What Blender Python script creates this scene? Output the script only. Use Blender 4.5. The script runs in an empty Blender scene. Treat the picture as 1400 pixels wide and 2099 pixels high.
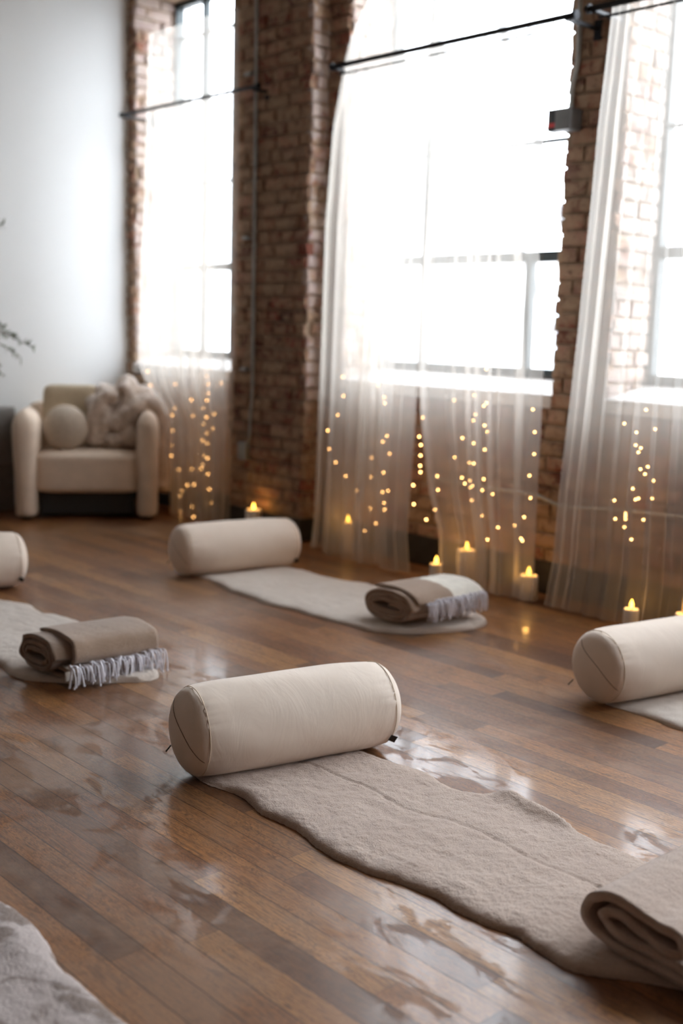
import bpy, bmesh, math, random
import numpy as np
from mathutils import Vector, Matrix, noise as mn
random.seed(7)
C = bpy.context.scene.collection
PI = math.pi

# ---------------------------------------------------------------- camera
FPX, CAMH = 2350.0, 1.2
d1 = np.array([-2200., -440., FPX]); dn = np.array([-430., 14700., FPX])
dn /= np.linalg.norm(dn); d1 /= np.linalg.norm(d1); d1 -= dn*(d1@dn); d1 /= np.linalg.norm(d1)
AX = -d1; AZ = -dn; AY = np.cross(AZ, AX)
RM = np.array([AX, AY, AZ])
CP = np.array([0, 0, CAMH])
def ray(px, py): return RM@np.array([px-700., py-1049.5, FPX])
def G(px, py, z=0.0):                    # pixel -> point on a level plane
    r = ray(px, py); return CP + r*(z-CAMH)/r[2]
def W(px, py, yy):                       # pixel -> point on a plane parallel to the window wall
    r = ray(px, py); return CP + r*yy/r[1]
cam = bpy.data.cameras.new('camera'); co = bpy.data.objects.new('camera', cam); C.objects.link(co)
m = Matrix.Identity(4)
rt, up, bk = RM@np.array([1., 0, 0]), RM@np.array([0, -1., 0]), RM@np.array([0, 0, -1.])
for i in range(3):
    m[i][0], m[i][1], m[i][2], m[i][3] = rt[i], up[i], bk[i], CP[i]
co.matrix_world = m
cam.sensor_fit = 'VERTICAL'; cam.sensor_height = 36; cam.lens = FPX/2099*36
cam.clip_start = .05; cam.clip_end = 200
cam.dof.use_dof = True; cam.dof.focus_distance = 2.95; cam.dof.aperture_fstop = 1.7
bpy.context.scene.camera = co

# ---------------------------------------------------------------- light and exposure
sc = bpy.context.scene
sc.view_settings.view_transform = 'Standard'; sc.view_settings.look = 'None'
sc.view_settings.gamma = 1; sc.view_settings.use_curve_mapping = False
sc.view_settings.exposure = 0.1
try:
    sc.cycles.transparent_max_bounces = 48; sc.cycles.max_bounces = 10; sc.cycles.diffuse_bounces = 8
    sc.cycles.transmission_bounces = 8; sc.cycles.sample_clamp_indirect = 6
except Exception: pass
wd = bpy.data.worlds.new('sky'); sc.world = wd; wd.use_nodes = True
bg = wd.node_tree.nodes['Background']
bg.inputs[0].default_value = (.87, .92, 1.0, 1); bg.inputs[1].default_value = 15.0
GY = 4.65                               # glass plane
WY, PY = 4.32, 4.20                     # wall face and pilaster face
WX = -6.835                             # white wall
SILL = .925; HEAD = 3.31; CEIL = 3.9
OPEN = [(-6.76, -5.51), (-4.675, -3.235), (-2.955, -1.50), (-1.15, .35), (.75, 2.25)]
for (a, b) in OPEN:
    l = bpy.data.lights.new('window_daylight', 'AREA'); l.shape = 'RECTANGLE'
    l.size = b-a; l.size_y = HEAD-SILL
    l.cycles.is_portal = True
    o = bpy.data.objects.new('window_daylight', l); C.objects.link(o)
    o.location = ((a+b)/2, 4.72, (HEAD+SILL)/2); o.rotation_euler = (-PI/2, 0, 0)

# ---------------------------------------------------------------- material helpers
def nm(name):
    mt = bpy.data.materials.new(name); mt.use_nodes = True
    nt = mt.node_tree; return mt, nt, nt.nodes['Principled BSDF']
def N(nt, t, **k):
    n = nt.nodes.new(t)
    for a, v in k.items():
        if a.startswith('i_'):
            key = a[2:]; n.inputs[int(key) if key.isdigit() else key.replace('_', ' ')].default_value = v
        else: setattr(n, a, v)
    return n
def L(nt, a, b): nt.links.new(a, b)
def ramp(nt, fac, stops, interp='LINEAR'):
    r = N(nt, 'ShaderNodeValToRGB'); r.color_ramp.interpolation = interp
    while len(r.color_ramp.elements) < len(stops): r.color_ramp.elements.new(.5)
    for e, (p, c) in zip(r.color_ramp.elements, stops):
        e.position = p; e.color = tuple(c)+(1,) if len(c) == 3 else c
    L(nt, fac, r.inputs[0]); return r.outputs[0]
def mth(nt, op, a, b=None, c=None):
    n = N(nt, 'ShaderNodeMath', operation=op)
    for i, v in enumerate((a, b, c)):
        if v is None: continue
        if isinstance(v, (int, float)): n.inputs[i].default_value = v
        else: L(nt, v, n.inputs[i])
    return n.outputs[0]
def mixc(nt, f, a, b, mode='MIX'):
    n = N(nt, 'ShaderNodeMix', data_type='RGBA', blend_type=mode)
    for s, v in ((n.inputs[0], f), (n.inputs[6], a), (n.inputs[7], b)):
        if isinstance(v, (int, float)): s.default_value = v
        elif isinstance(v, tuple): s.default_value = v+(1,) if len(v) == 3 else v
        else: L(nt, v, s)
    return n.outputs[2]
def objco(nt, scale=(1, 1, 1)):
    t = N(nt, 'ShaderNodeTexCoord'); mp = N(nt, 'ShaderNodeMapping'); mp.inputs['Scale'].default_value = scale
    L(nt, t.outputs['Object'], mp.inputs[0]); return mp.outputs[0]
def noi(nt, vec, scale, detail=4, rough=.55, dist=0):
    n = N(nt, 'ShaderNodeTexNoise'); n.inputs['Scale'].default_value = scale
    n.inputs['Detail'].default_value = detail; n.inputs['Roughness'].default_value = rough
    n.inputs['Distortion'].default_value = dist
    if vec is not None: L(nt, vec, n.inputs['Vector'])
    return n.outputs['Fac']
def bump(nt, bs, h, strength=.3, dist=.01, normal=None):
    b = N(nt, 'ShaderNodeBump'); b.inputs['Strength'].default_value = strength
    b.inputs['Distance'].default_value = dist; L(nt, h, b.inputs['Height'])
    if normal is not None: L(nt, normal, b.inputs['Normal'])
    if bs is not None: L(nt, b.outputs[0], bs.inputs['Normal'])
    return b.outputs[0]
def simple(name, col, rough=.6, metal=0, var=.12, scale=20, bs=.2, bd=.004):
    mt, nt, p = nm(name); v = objco(nt)
    n = noi(nt, v, scale)
    lo = tuple(c*(1-var) for c in col); hi = tuple(min(1, c*(1+var)) for c in col)
    L(nt, ramp(nt, n, [(.3, lo), (.7, hi)]), p.inputs['Base Color'])
    p.inputs['Roughness'].default_value = rough; p.inputs['Metallic'].default_value = metal
    if bs: bump(nt, p, noi(nt, v, scale*6), bs, bd)
    return mt

# cream canvas
def canvas():
    mt, nt, p = nm('cream_canvas'); v = objco(nt)
    n = noi(nt, v, 5, 3)
    L(nt, ramp(nt, n, [(.3, (.74, .61, .50)), (.7, (.80, .68, .57))]), p.inputs['Base Color'])
    p.inputs['Roughness'].default_value = .75
    p.inputs['Sheen Weight'].default_value = .25
    w = noi(nt, objco(nt, (2.2, 1, 1)), 4.5, 4, .55, .8)
    b1 = bump(nt, None, w, .16, .02)
    bump(nt, p, noi(nt, v, 900, 2), .10, .0006, b1)
    return mt
def fleece(name, lo, hi, fine=260, patch=None, bs=.9):
    mt, nt, p = nm(name); v = objco(nt)
    n = noi(nt, v, 7, 4, .6, .4)
    c = ramp(nt, n, [(.3, lo), (.7, hi)])
    if patch:
        q = noi(nt, objco(nt, (1, 1.6, 1)), 6.0, 5, .65, .9)
        c = mixc(nt, ramp(nt, q, [(.47, (0, 0, 0)), (.54, (1, 1, 1))]), c, patch)
    f = noi(nt, v, fine, 3, .7)
    c = mixc(nt, .35, c, ramp(nt, f, [(.3, tuple(x*.6 for x in lo)), (.65, hi)]))
    L(nt, c, p.inputs['Base Color'])
    p.inputs['Roughness'].default_value = .95
    p.inputs['Sheen Weight'].default_value = .15 if patch else .5; p.inputs['Sheen Roughness'].default_value = .6
    p.inputs['Specular IOR Level'].default_value = .1
    b0 = bump(nt, None, noi(nt, v, 45, 4, .6, 1.2), .28, .008)
    bump(nt, p, f, bs, .004, b0)
    return mt
def brickmat(name, white=0.0):
    mt, nt, p = nm(name); v = objco(nt)
    g = N(nt, 'ShaderNodeNewGeometry')
    c = ramp(nt, g.outputs['Random Per Island'],
             [(0, (.13, .045, .032)), (.18, (.26, .085, .055)), (.38, (.22, .12, .075)), (.55, (.36, .18, .12)),
              (.72, (.30, .20, .13)), (.88, (.42, .23, .17)), (1, (.11, .055, .04))])
    n1 = noi(nt, v, 9, 6, .68, .8)
    sm = ramp(nt, n1, [(.40, (0, 0, 0)), (.55, (1, 1, 1))])
    c = mixc(nt, mth(nt, 'MULTIPLY', sm, .80), c, (.40, .285, .19))
    n2 = noi(nt, v, 26, 5, .7, .5)
    c = mixc(nt, ramp(nt, n2, [(.53, (0, 0, 0)), (.66, (.85, .85, .85))]), c, (.085, .035, .024))
    if white:
        n3 = noi(nt, v, 6, 5, .6)
        c = mixc(nt, mth(nt, 'MULTIPLY', ramp(nt, n3, [(.38, (0, 0, 0)), (.50, (1, 1, 1))]), white), c, (.62, .55, .52))
    L(nt, c, p.inputs['Base Color'])
    p.inputs['Roughness'].default_value = .9; p.inputs['Specular IOR Level'].default_value = .25
    b0 = bump(nt, None, noi(nt, v, 22, 5, .7), .8, .02)
    bump(nt, p, noi(nt, v, 120, 4, .7), .6, .004, b0)
    return mt
def mortarmat():
    mt, nt, p = nm('old_mortar'); v = objco(nt)
    n = noi(nt, v, 14, 5, .65)
    L(nt, ramp(nt, n, [(.3, (.24, .17, .11)), (.6, (.40, .29, .20)), (.8, (.48, .38, .29))]), p.inputs['Base Color'])
    p.inputs['Roughness'].default_value = .95
    bump(nt, p, noi(nt, v, 60, 5, .7), .8, .01)
    return mt
def plaster(name, col, bs=.15):
    mt, nt, p = nm(name); v = objco(nt)
    L(nt, ramp(nt, noi(nt, v, 1.2), [(.3, tuple(c*.97 for c in col)), (.7, col)]), p.inputs['Base Color'])
    p.inputs['Roughness'].default_value = .7
    bump(nt, p, noi(nt, v, 40), bs, .003)
    return mt
PW = .0765
def floormat():
    mt, nt, p = nm('oak_strip_floor')
    t = N(nt, 'ShaderNodeTexCoord'); s = N(nt, 'ShaderNodeSeparateXYZ'); L(nt, t.outputs['Object'], s.inputs[0])
    x, y = s.outputs[0], s.outputs[1]
    ry = mth(nt, 'DIVIDE', mth(nt, 'ADD', y, .003), PW)
    row = mth(nt, 'FLOOR', ry); fy = mth(nt, 'FRACT', ry)
    wn = N(nt, 'ShaderNodeTexWhiteNoise', noise_dimensions='1D'); L(nt, row, wn.inputs['W'])
    ln = mth(nt, 'ADD', mth(nt, 'MULTIPLY', wn.outputs['Value'], .7), .55)
    rx = mth(nt, 'DIVIDE', mth(nt, 'ADD', x, mth(nt, 'MULTIPLY', wn.outputs['Value'], 57.3)), ln)
    idx = mth(nt, 'FLOOR', rx); fx = mth(nt, 'FRACT', rx)
    cv = N(nt, 'ShaderNodeCombineXYZ'); L(nt, row, cv.inputs[0]); L(nt, idx, cv.inputs[1])
    w2 = N(nt, 'ShaderNodeTexWhiteNoise', noise_dimensions='2D'); L(nt, cv.outputs[0], w2.inputs['Vector'])
    rnd = w2.outputs['Value']
    # grain coordinates shift per plank
    gc = N(nt, 'ShaderNodeCombineXYZ')
    L(nt, mth(nt, 'ADD', mth(nt, 'MULTIPLY', x, 1.6), mth(nt, 'MULTIPLY', rnd, 91)), gc.inputs[0])
    L(nt, mth(nt, 'MULTIPLY', y, 16), gc.inputs[1]); L(nt, mth(nt, 'MULTIPLY', rnd, 40), gc.inputs[2])
    n1 = noi(nt, gc.outputs[0], 2.2, 4, .6, 1.6)
    rings = mth(nt, 'FRACT', mth(nt, 'MULTIPLY', n1, 15))
    rings = mth(nt, 'ABSOLUTE', mth(nt, 'SUBTRACT', rings, .5))
    gf = N(nt, 'ShaderNodeCombineXYZ')
    L(nt, mth(nt, 'MULTIPLY', x, 12), gf.inputs[0]); L(nt, mth(nt, 'MULTIPLY', y, 260), gf.inputs[1]); L(nt, mth(nt, 'MULTIPLY', rnd, 40), gf.inputs[2])
    n2 = noi(nt, gf.outputs[0], 1.0, 4, .7, .3)
    base = ramp(nt, rnd, [(0, (.15, .060, .020)), (.2, (.37, .155, .048)), (.4, (.21, .082, .027)), (.6, (.44, .205, .066)), (.78, (.29, .115, .040)), (.9, (.11, .045, .019)), (1, (.38, .165, .055))])
    c = mixc(nt, mth(nt, 'MULTIPLY', ramp(nt, rings, [(0, (1, 1, 1)), (.30, (0, 0, 0))]), .85), base, (.055, .024, .011))
    c = mixc(nt, ramp(nt, n2, [(.46, (0, 0, 0)), (.70, (.9, .9, .9))]), c, (.06, .028, .015))
    big = noi(nt, t.outputs['Object'], 1.5, 5, .65, .5)
    c = mixc(nt, ramp(nt, big, [(.48, (0, 0, 0)), (.62, (.45, .45, .45))]), c, (.30, .185, .115))       # worn, dry wood
    st = noi(nt, objco(nt, (1, 2.2, 1)), 3.4, 6, .7, 1.2)
    c = mixc(nt, ramp(nt, st, [(.56, (0, 0, 0)), (.72, (.6, .6, .6))]), c, (.075, .042, .028))           # dark stains
    sc_ = noi(nt, objco(nt, (1, 1, 1)), 120, 3, .8)
    c = mixc(nt, ramp(nt, sc_, [(.72, (0, 0, 0)), (.80, (.6, .6, .6))]), c, (.5, .42, .36))             # scuffs
    # joints
    gy = mth(nt, 'LESS_THAN', mth(nt, 'MINIMUM', fy, mth(nt, 'SUBTRACT', 1.0, fy)), .015)
    gx = mth(nt, 'LESS_THAN', mth(nt, 'MULTIPLY', fx, ln), .0016)
    gap = mth(nt, 'MAXIMUM', gy, mth(nt, 'MULTIPLY', gx, .7))
    c = mixc(nt, mth(nt, 'MULTIPLY', gap, .85), c, (.02, .010, .006))
    L(nt, c, p.inputs['Base Color'])
    # varnish: intact glossy islands, worn satin elsewhere
    vm = noi(nt, objco(nt, (1, 1.9, 1)), 5.0, 9, .70, .6)
    mask = ramp(nt, vm, [(.445, (0, 0, 0)), (.485, (1, 1, 1))])
    mic = noi(nt, t.outputs['Object'], 70, 5, .75)
    ro = mth(nt, 'ADD', mth(nt, 'MULTIPLY', mic, .30), .30)
    L(nt, mth(nt, 'SUBTRACT', ro, mth(nt, 'MULTIPLY', mask, .06)), p.inputs['Roughness'])
    p.inputs['Specular IOR Level'].default_value = .32
    L(nt, mth(nt, 'MULTIPLY', mask, mth(nt, 'SUBTRACT', .36, mth(nt, 'MULTIPLY', gap, .34))), p.inputs['Coat Weight']); L(nt, mth(nt, 'ADD', mth(nt, 'MULTIPLY', mic, .12), .05), p.inputs['Coat Roughness'])
    hgt = mth(nt, 'SUBTRACT', mth(nt, 'MULTIPLY', n2, .25), gap)
    b0 = bump(nt, None, mth(nt, 'ADD', noi(nt, t.outputs['Object'], 9, 3), mth(nt, 'MULTIPLY', rnd, .4)), .12, .004)
    bump(nt, p, hgt, .35, .002, b0)
    return mt
def sheer(name, op):
    mt, nt, p = nm(name); nt.nodes.remove(p)
    out = [n for n in nt.nodes if n.type == 'OUTPUT_MATERIAL'][0]
    tr = N(nt, 'ShaderNodeBsdfTransparent'); df = N(nt, 'ShaderNodeBsdfDiffuse'); tl = N(nt, 'ShaderNodeBsdfTranslucent')
    v = objco(nt, (1, 1, .15)); n = noi(nt, v, 30, 3)
    col = ramp(nt, n, [(.3, (.81, .76, .70)), (.7, (.88, .84, .78))])
    L(nt, col, df.inputs[0]); L(nt, col, tl.inputs[0])
    a = N(nt, 'ShaderNodeMixShader'); a.inputs[0].default_value = .6; L(nt, df.outputs[0], a.inputs[1]); L(nt, tl.outputs[0], a.inputs[2])
    b = N(nt, 'ShaderNodeMixShader'); b.inputs[0].default_value = op; L(nt, tr.outputs[0], b.inputs[1]); L(nt, a.outputs[0], b.inputs[2])
    L(nt, b.outputs[0], out.inputs[0]); return mt
def glassmat():
    mt, nt, p = nm('window_glass'); nt.nodes.remove(p)
    out = [n for n in nt.nodes if n.type == 'OUTPUT_MATERIAL'][0]
    tr = N(nt, 'ShaderNodeBsdfTransparent'); tr.inputs[0].default_value = (.97, .98, .98, 1)
    gl = N(nt, 'ShaderNodeBsdfGlossy'); gl.inputs['Roughness'].default_value = .02
    b = N(nt, 'ShaderNodeMixShader'); b.inputs[0].default_value = .05; L(nt, tr.outputs[0], b.inputs[1]); L(nt, gl.outputs[0], b.inputs[2])
    L(nt, b.outputs[0], out.inputs[0]); return mt
def emis(name, col, s):
    mt, nt, p = nm(name)
    p.inputs['Base Color'].default_value = col+(1,); p.inputs['Emission Color'].default_value = col+(1,)
    p.inputs['Emission Strength'].default_value = s; return mt
M = dict(
    canvas=canvas(), brick=brickmat('old_brick'), brickw=brickmat('whitewashed_brick', .55), mortar=mortarmat(),
    white=plaster('white_plaster', (.66, .665, .655)), ceil=plaster('ceiling_plaster', (.42, .36, .30)),
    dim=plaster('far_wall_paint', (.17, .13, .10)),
    floor=floormat(), sheer=sheer('sheer_voile', .33), drape=sheer('dense_voile', .36), glass=glassmat(),
    steel=simple('dark_window_steel', (.035, .045, .047), .5, .3), black=simple('black_iron', (.012, .012, .014), .45, .5),
    stone=simple('pale_stone_sill', (.60, .58, .56), .7), baseb=simple('black_painted_base', (.022, .018, .016), .75, var=.4, scale=14, bs=.6, bd=.01),
    mat=fleece('beige_fleece', (.51, .365, .28), (.63, .475, .375)),
    matw=fleece('cream_fleece', (.62, .51, .42), (.74, .64, .55)),
    fur=fleece('grey_and_brown_fur', (.40, .33, .30), (.58, .50, .47), 180, (.13, .08, .05)),
    furthrow=fleece('taupe_faux_fur', (.46, .36, .28), (.86, .76, .68), 60),
    throw=fleece('tan_wool', (.33, .215, .135), (.44, .30, .205), 300),
    throwd=fleece('brown_wool', (.22, .135, .08), (.34, .22, .14), 300),
    fringe=simple('white_yarn', (.78, .76, .80), .9, bs=0),
    boucle=simple('cream_boucle', (.74, .61, .49), .95, var=.08, scale=8, bs=.5, bd=.004),
    pillow=simple('oatmeal_boucle', (.55, .47, .38), .95, var=.12, scale=60, bs=.6, bd=.004),
    cush=simple('sand_linen', (.58, .48, .34), .9, var=.06, scale=30),
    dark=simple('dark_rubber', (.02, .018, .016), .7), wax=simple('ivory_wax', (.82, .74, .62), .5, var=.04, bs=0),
    flame=emis('led_flame', (1.0, .50, .06), 9.0), bulb=emis('warm_led', (1.0, .50, .16), 22.0),
    wire=simple('copper_wire', (.35, .2, .1), .4, .8, bs=0),
    galv=simple('galvanised_conduit', (.36, .36, .34), .45, .6, bs=.1), greybox=simple('grey_metal_box', (.16, .16, .16), .5, .4),
    red=simple('red_tape', (.45, .02, .02), .5), cabl=simple('white_cable', (.55, .53, .52), .5, bs=0),
    seam=simple('seam_thread', (.62, .50, .36), .8, bs=0), zipm=simple('dark_zip_line', (.16, .10, .06), .8, bs=0),  # zipm is the dark brown of the zip seam
    label=simple('white_label', (.85, .82, .76), .7, bs=0),
    grey=simple('grey_slatted_wood', (.25, .235, .22), .6, var=.1), greyl=simple('grey_plinth_wood', (.20, .18, .16), .6, var=.1),
    leaf=simple('olive_leaf', (.10, .13, .055), .6, var=.3, bs=0), bark=simple('olive_bark', (.14, .10, .07), .9),
    pot=simple('clay_pot', (.45, .40, .35), .8), soil=simple('soil', (.04, .03, .02), 1),
    facade=simple('pale_render', (.80, .78, .75), .9), pane=simple('dim_panes', (.42, .45, .48), .4), brace=simple('grey_steel_brace', (.40, .42, .45), .6, .3),
    cream=simple('cream_wool', (.72, .68, .60), .95, bs=.4), ground=simple('asphalt', (.35, .34, .33), .9))

# ---------------------------------------------------------------- mesh helpers
def tag(o, label=None, cat=None, group=None, kind=None):
    if label: o['label'] = label
    if cat: o['category'] = cat
    if group: o['group'] = group
    if kind: o['kind'] = kind
    return o
def empty(name, loc=(0, 0, 0), rz=0):
    o = bpy.data.objects.new(name, None); C.objects.link(o); o.location = loc; o.rotation_euler = (0, 0, rz); o.empty_display_size = .05
    return o
def obj(name, bm, mat, parent=None, smooth=False, mats=None):
    me = bpy.data.meshes.new(name); bm.normal_update(); bm.to_mesh(me); bm.free()
    if smooth:
        for f in me.polygons: f.use_smooth = True
    for mm in (mats or [mat]): me.materials.append(mm)
    o = bpy.data.objects.new(name, me); C.objects.link(o)
    if parent is not None: o.parent = parent
    return o
def box(bm, x0, x1, y0, y1, z0, z1, bev=0):
    vs = [bm.verts.new(p) for p in ((x0, y0, z0), (x1, y0, z0), (x1, y1, z0), (x0, y1, z0), (x0, y0, z1), (x1, y0, z1), (x1, y1, z1), (x0, y1, z1))]
    fs = [bm.faces.new([vs[i] for i in q]) for q in ((3, 2, 1, 0), (4, 5, 6, 7), (0, 1, 5, 4), (1, 2, 6, 5), (2, 3, 7, 6), (3, 0, 4, 7))]
    if bev:
        es = list({e for f in fs for e in f.edges})
        bmesh.ops.bevel(bm, geom=es, offset=bev, segments=2, affect='EDGES', profile=.6)
    return fs
def tube(bm, pts, r, n=10, caps=True, closed=False):
    pts = [Vector(p) for p in pts]; K = len(pts)
    rr = r if isinstance(r, (list, tuple)) else [r]*K
    rings = []; prev = None
    for i, p in enumerate(pts):
        if closed: t = pts[(i+1) % K]-pts[i-1]
        else: t = pts[min(i+1, K-1)]-pts[max(i-1, 0)]
        t.normalize()
        if prev is None:
            a = Vector((0, 0, 1)) if abs(t.z) < .9 else Vector((1, 0, 0))
            u = t.cross(a).normalized()
        else: u = (prev-t*prev.dot(t)).normalized()
        prev = u; v = t.cross(u)
        rings.append([bm.verts.new(p+(u*math.cos(2*PI*k/n)+v*math.sin(2*PI*k/n))*rr[i]) for k in range(n)])
    R = K if closed else K-1
    for i in range(R):
        a, b = rings[i], rings[(i+1) % K]
        for k in range(n): bm.faces.new((a[k], a[(k+1) % n], b[(k+1) % n], b[k]))
    if caps and not closed:
        bm.faces.new(rings[0][::-1]); bm.faces.new(rings[-1])
def lathe(bm, prof, n=32, axis='z', loc=(0, 0, 0)):
    rings = []
    for (r, h) in prof:
        ring = []
        for k in range(n):
            a = 2*PI*k/n
            c = (r*math.cos(a), r*math.sin(a), h)
            if axis == 'x': c = (h, r*math.cos(a), r*math.sin(a))
            ring.append(bm.verts.new(Vector(c)+Vector(loc)))
        rings.append(ring)
    for a, b in zip(rings, rings[1:]):
        for k in range(n): bm.faces.new((a[k], a[(k+1) % n], b[(k+1) % n], b[k]))
    bm.faces.new(rings[0][::-1]); bm.faces.new(rings[-1])
def B(): return bmesh.new()
def nz(x, y, z=0., s=1.): return mn.noise(Vector((x*s, y*s, z*s)))
def smooth_path(pts, n=6):
    P = [Vector(p) for p in pts]; out = []
    for i in range(len(P)-1):
        a, b, c, d = P[max(i-1, 0)], P[i], P[i+1], P[min(i+2, len(P)-1)]
        for k in range(n):
            t = k/n
            out.append(.5*((2*b)+(c-a)*t+(2*a-5*b+4*c-d)*t*t+(3*b-a-3*c+d)*t**3))
    out.append(P[-1]); return out
def struct(o): o['kind'] = 'structure'; return o

# ---------------------------------------------------------------- room
X1, Y0 = 3.6, -3.4
bm = B(); box(bm, WX-.2, X1, Y0, WY+.02, -.12, 0); struct(obj('floor', bm, M['floor']))
bm = B(); box(bm, WX-.2, X1+.2, Y0-.2, WY+.5, CEIL, CEIL+.15); struct(obj('ceiling', bm, M['ceil']))
bm = B(); box(bm, WX-.2, WX, Y0-.2, WY+.5, 0, CEIL); struct(obj('wall_left', bm, M['white']))
bm = B(); box(bm, X1, X1+.2, Y0-.2, WY+.5, 0, CEIL); struct(obj('wall_right', bm, M['dim']))
bm = B(); box(bm, WX-.2, X1+.2, Y0-.2, Y0, 0, CEIL); struct(obj('wall_front', bm, M['dim']))
def wall_boxes(bm):
    T = 4.69; xs = WX
    f = []
    for (a, b) in OPEN:
        f += box(bm, xs, a, WY, T, 0, CEIL); f += box(bm, a, b, WY, T, 0, SILL-.02); f += box(bm, a, b, WY, T, HEAD, CEIL); xs = b
    f += box(bm, xs, X1, WY, T, 0, CEIL)
    f += box(bm, -5.51, -4.845, PY, WY, 0, CEIL)
bm = B(); wall_boxes(bm); wall = struct(obj('wall_back', bm, M['mortar']))
def bricks(bm, O, U, Nn, ln, z0, z1, holes=(), mi=0, blen=.203, ch=.0725, amp=.012, jag=.012, prot=.008):
    O = Vector(O); U = Vector(U); Nn = Vector(Nn); z = z0; ci = 0
    flip = U.cross(Vector((0, 0, 1))).dot(Nn) < 0
    while z < z1-.02:
        zt = min(z+ch-.010, z1)
        head = (ci % 6 == 5)
        bl = blen*.52 if head else blen
        u = -random.random()*.02 - (bl*.5 if ci % 2 else 0)
        while u < ln:
            w = bl*random.uniform(.94, 1.04)
            segs = [(max(u, 0), min(u+w-.010, ln))]
            for (ha, hb, hz0, hz1) in holes:
                if zt > hz0 and z < hz1:
                    ns = []
                    for (a, b) in segs:
                        if b <= ha or a >= hb: ns.append((a, b))
                        else:
                            if a < ha: ns.append((a, ha+random.uniform(-jag, jag*.8)))
                            if b > hb: ns.append((hb+random.uniform(-jag*.8, jag), b))
                    segs = ns
            for (a, b) in segs:
                if b-a < .025: continue
                if a == 0: a = random.uniform(-jag, .004)
                if b == ln: b = ln+random.uniform(-.004, jag)
                pr = prot+random.random()*amp
                vs = []
                for (uu, zz) in ((a, z), (b, z), (b, zt), (a, zt)):
                    j = lambda s=.003: random.uniform(-s, s)
                    vs.append((uu+j(.005), zz+j()))
                mu = sum(v[0] for v in vs)/4; mz = sum(v[1] for v in vs)/4
                ring0 = [bm.verts.new(O+U*v[0]+Vector((0, 0, v[1]))-Nn*.03) for v in vs]
                ring1 = [bm.verts.new(O+U*v[0]+Vector((0, 0, v[1]))+Nn*(pr*.55)) for v in vs]
                ring2 = [bm.verts.new(O+U*(v[0]+(mu-v[0])*.09)+Vector((0, 0, v[1]+(mz-v[1])*.22))+Nn*(pr+random.uniform(-.002, .002))) for v in vs]
                fl = []
                for r0, r1 in ((ring0, ring1), (ring1, ring2)):
                    for k in range(4): fl.append((r0[k], r0[(k+1) % 4], r1[(k+1) % 4], r1[k]))
                fl.append(tuple(ring2))
                for q in fl:
                    f = bm.faces.new(q[::-1] if flip else q); f.material_index = mi
            u += w
        z += ch*random.uniform(.97, 1.03); ci += 1
bm = B()
YU = (1, 0, 0); NY = (0, -1, 0)
bricks(bm, (WX, WY, 0), YU, NY, -5.51-WX, 0, CEIL-.1, [(OPEN[0][0]-WX, OPEN[0][1]-WX+.2, SILL-.03, HEAD)])
bricks(bm, (-5.51, PY, 0), YU, NY, .665, 0, CEIL-.1, amp=.016)
x0 = -4.845
bricks(bm, (x0, WY, 0), YU, NY, 2.0-x0, 0, CEIL-.1, [(a-x0, b-x0, SILL-.03, HEAD) for (a, b) in OPEN[1:]])
# reveals that face the room's near side, with old whitewash
bricks(bm, (-4.845, PY-.0, 0), (0, 1, 0), (1, 0, 0), .12, .8, CEIL-.1, mi=1, blen=.15)
bricks(bm, (-4.845, PY-.0, 0), (0, 1, 0), (1, 0, 0), .12, 0, .8, mi=0, blen=.15)
for (a, b) in OPEN[:4]:
    bricks(bm, (a, WY, 0), (0, 1, 0), (1, 0, 0), .36, SILL, HEAD, mi=1)
for (a, b) in OPEN[:3]:
    bricks(bm, (b, WY if b != -5.51 else PY, 0), (0, 1, 0), (-1, 0, 0), .40, SILL, HEAD, mi=0)
br = struct(obj('trim_1', bm, None, mats=[M['brick'], M['brickw']])); br['label'] = 'old brick facing of the window wall'
bm = B()
for (a, b) in [(WX, -5.51), (-4.83, X1)]: box(bm, a, b, WY-.035, WY+.0, 0, .15, .004)
box(bm, -5.525, -4.825, PY-.03, WY, 0, .13, .004)
struct(obj('baseboard_back', bm, M['baseb']))
bm = B(); box(bm, WX, WX+.015, Y0, WY, 0, .14, .003); struct(obj('baseboard_left', bm, M['white']))
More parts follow.
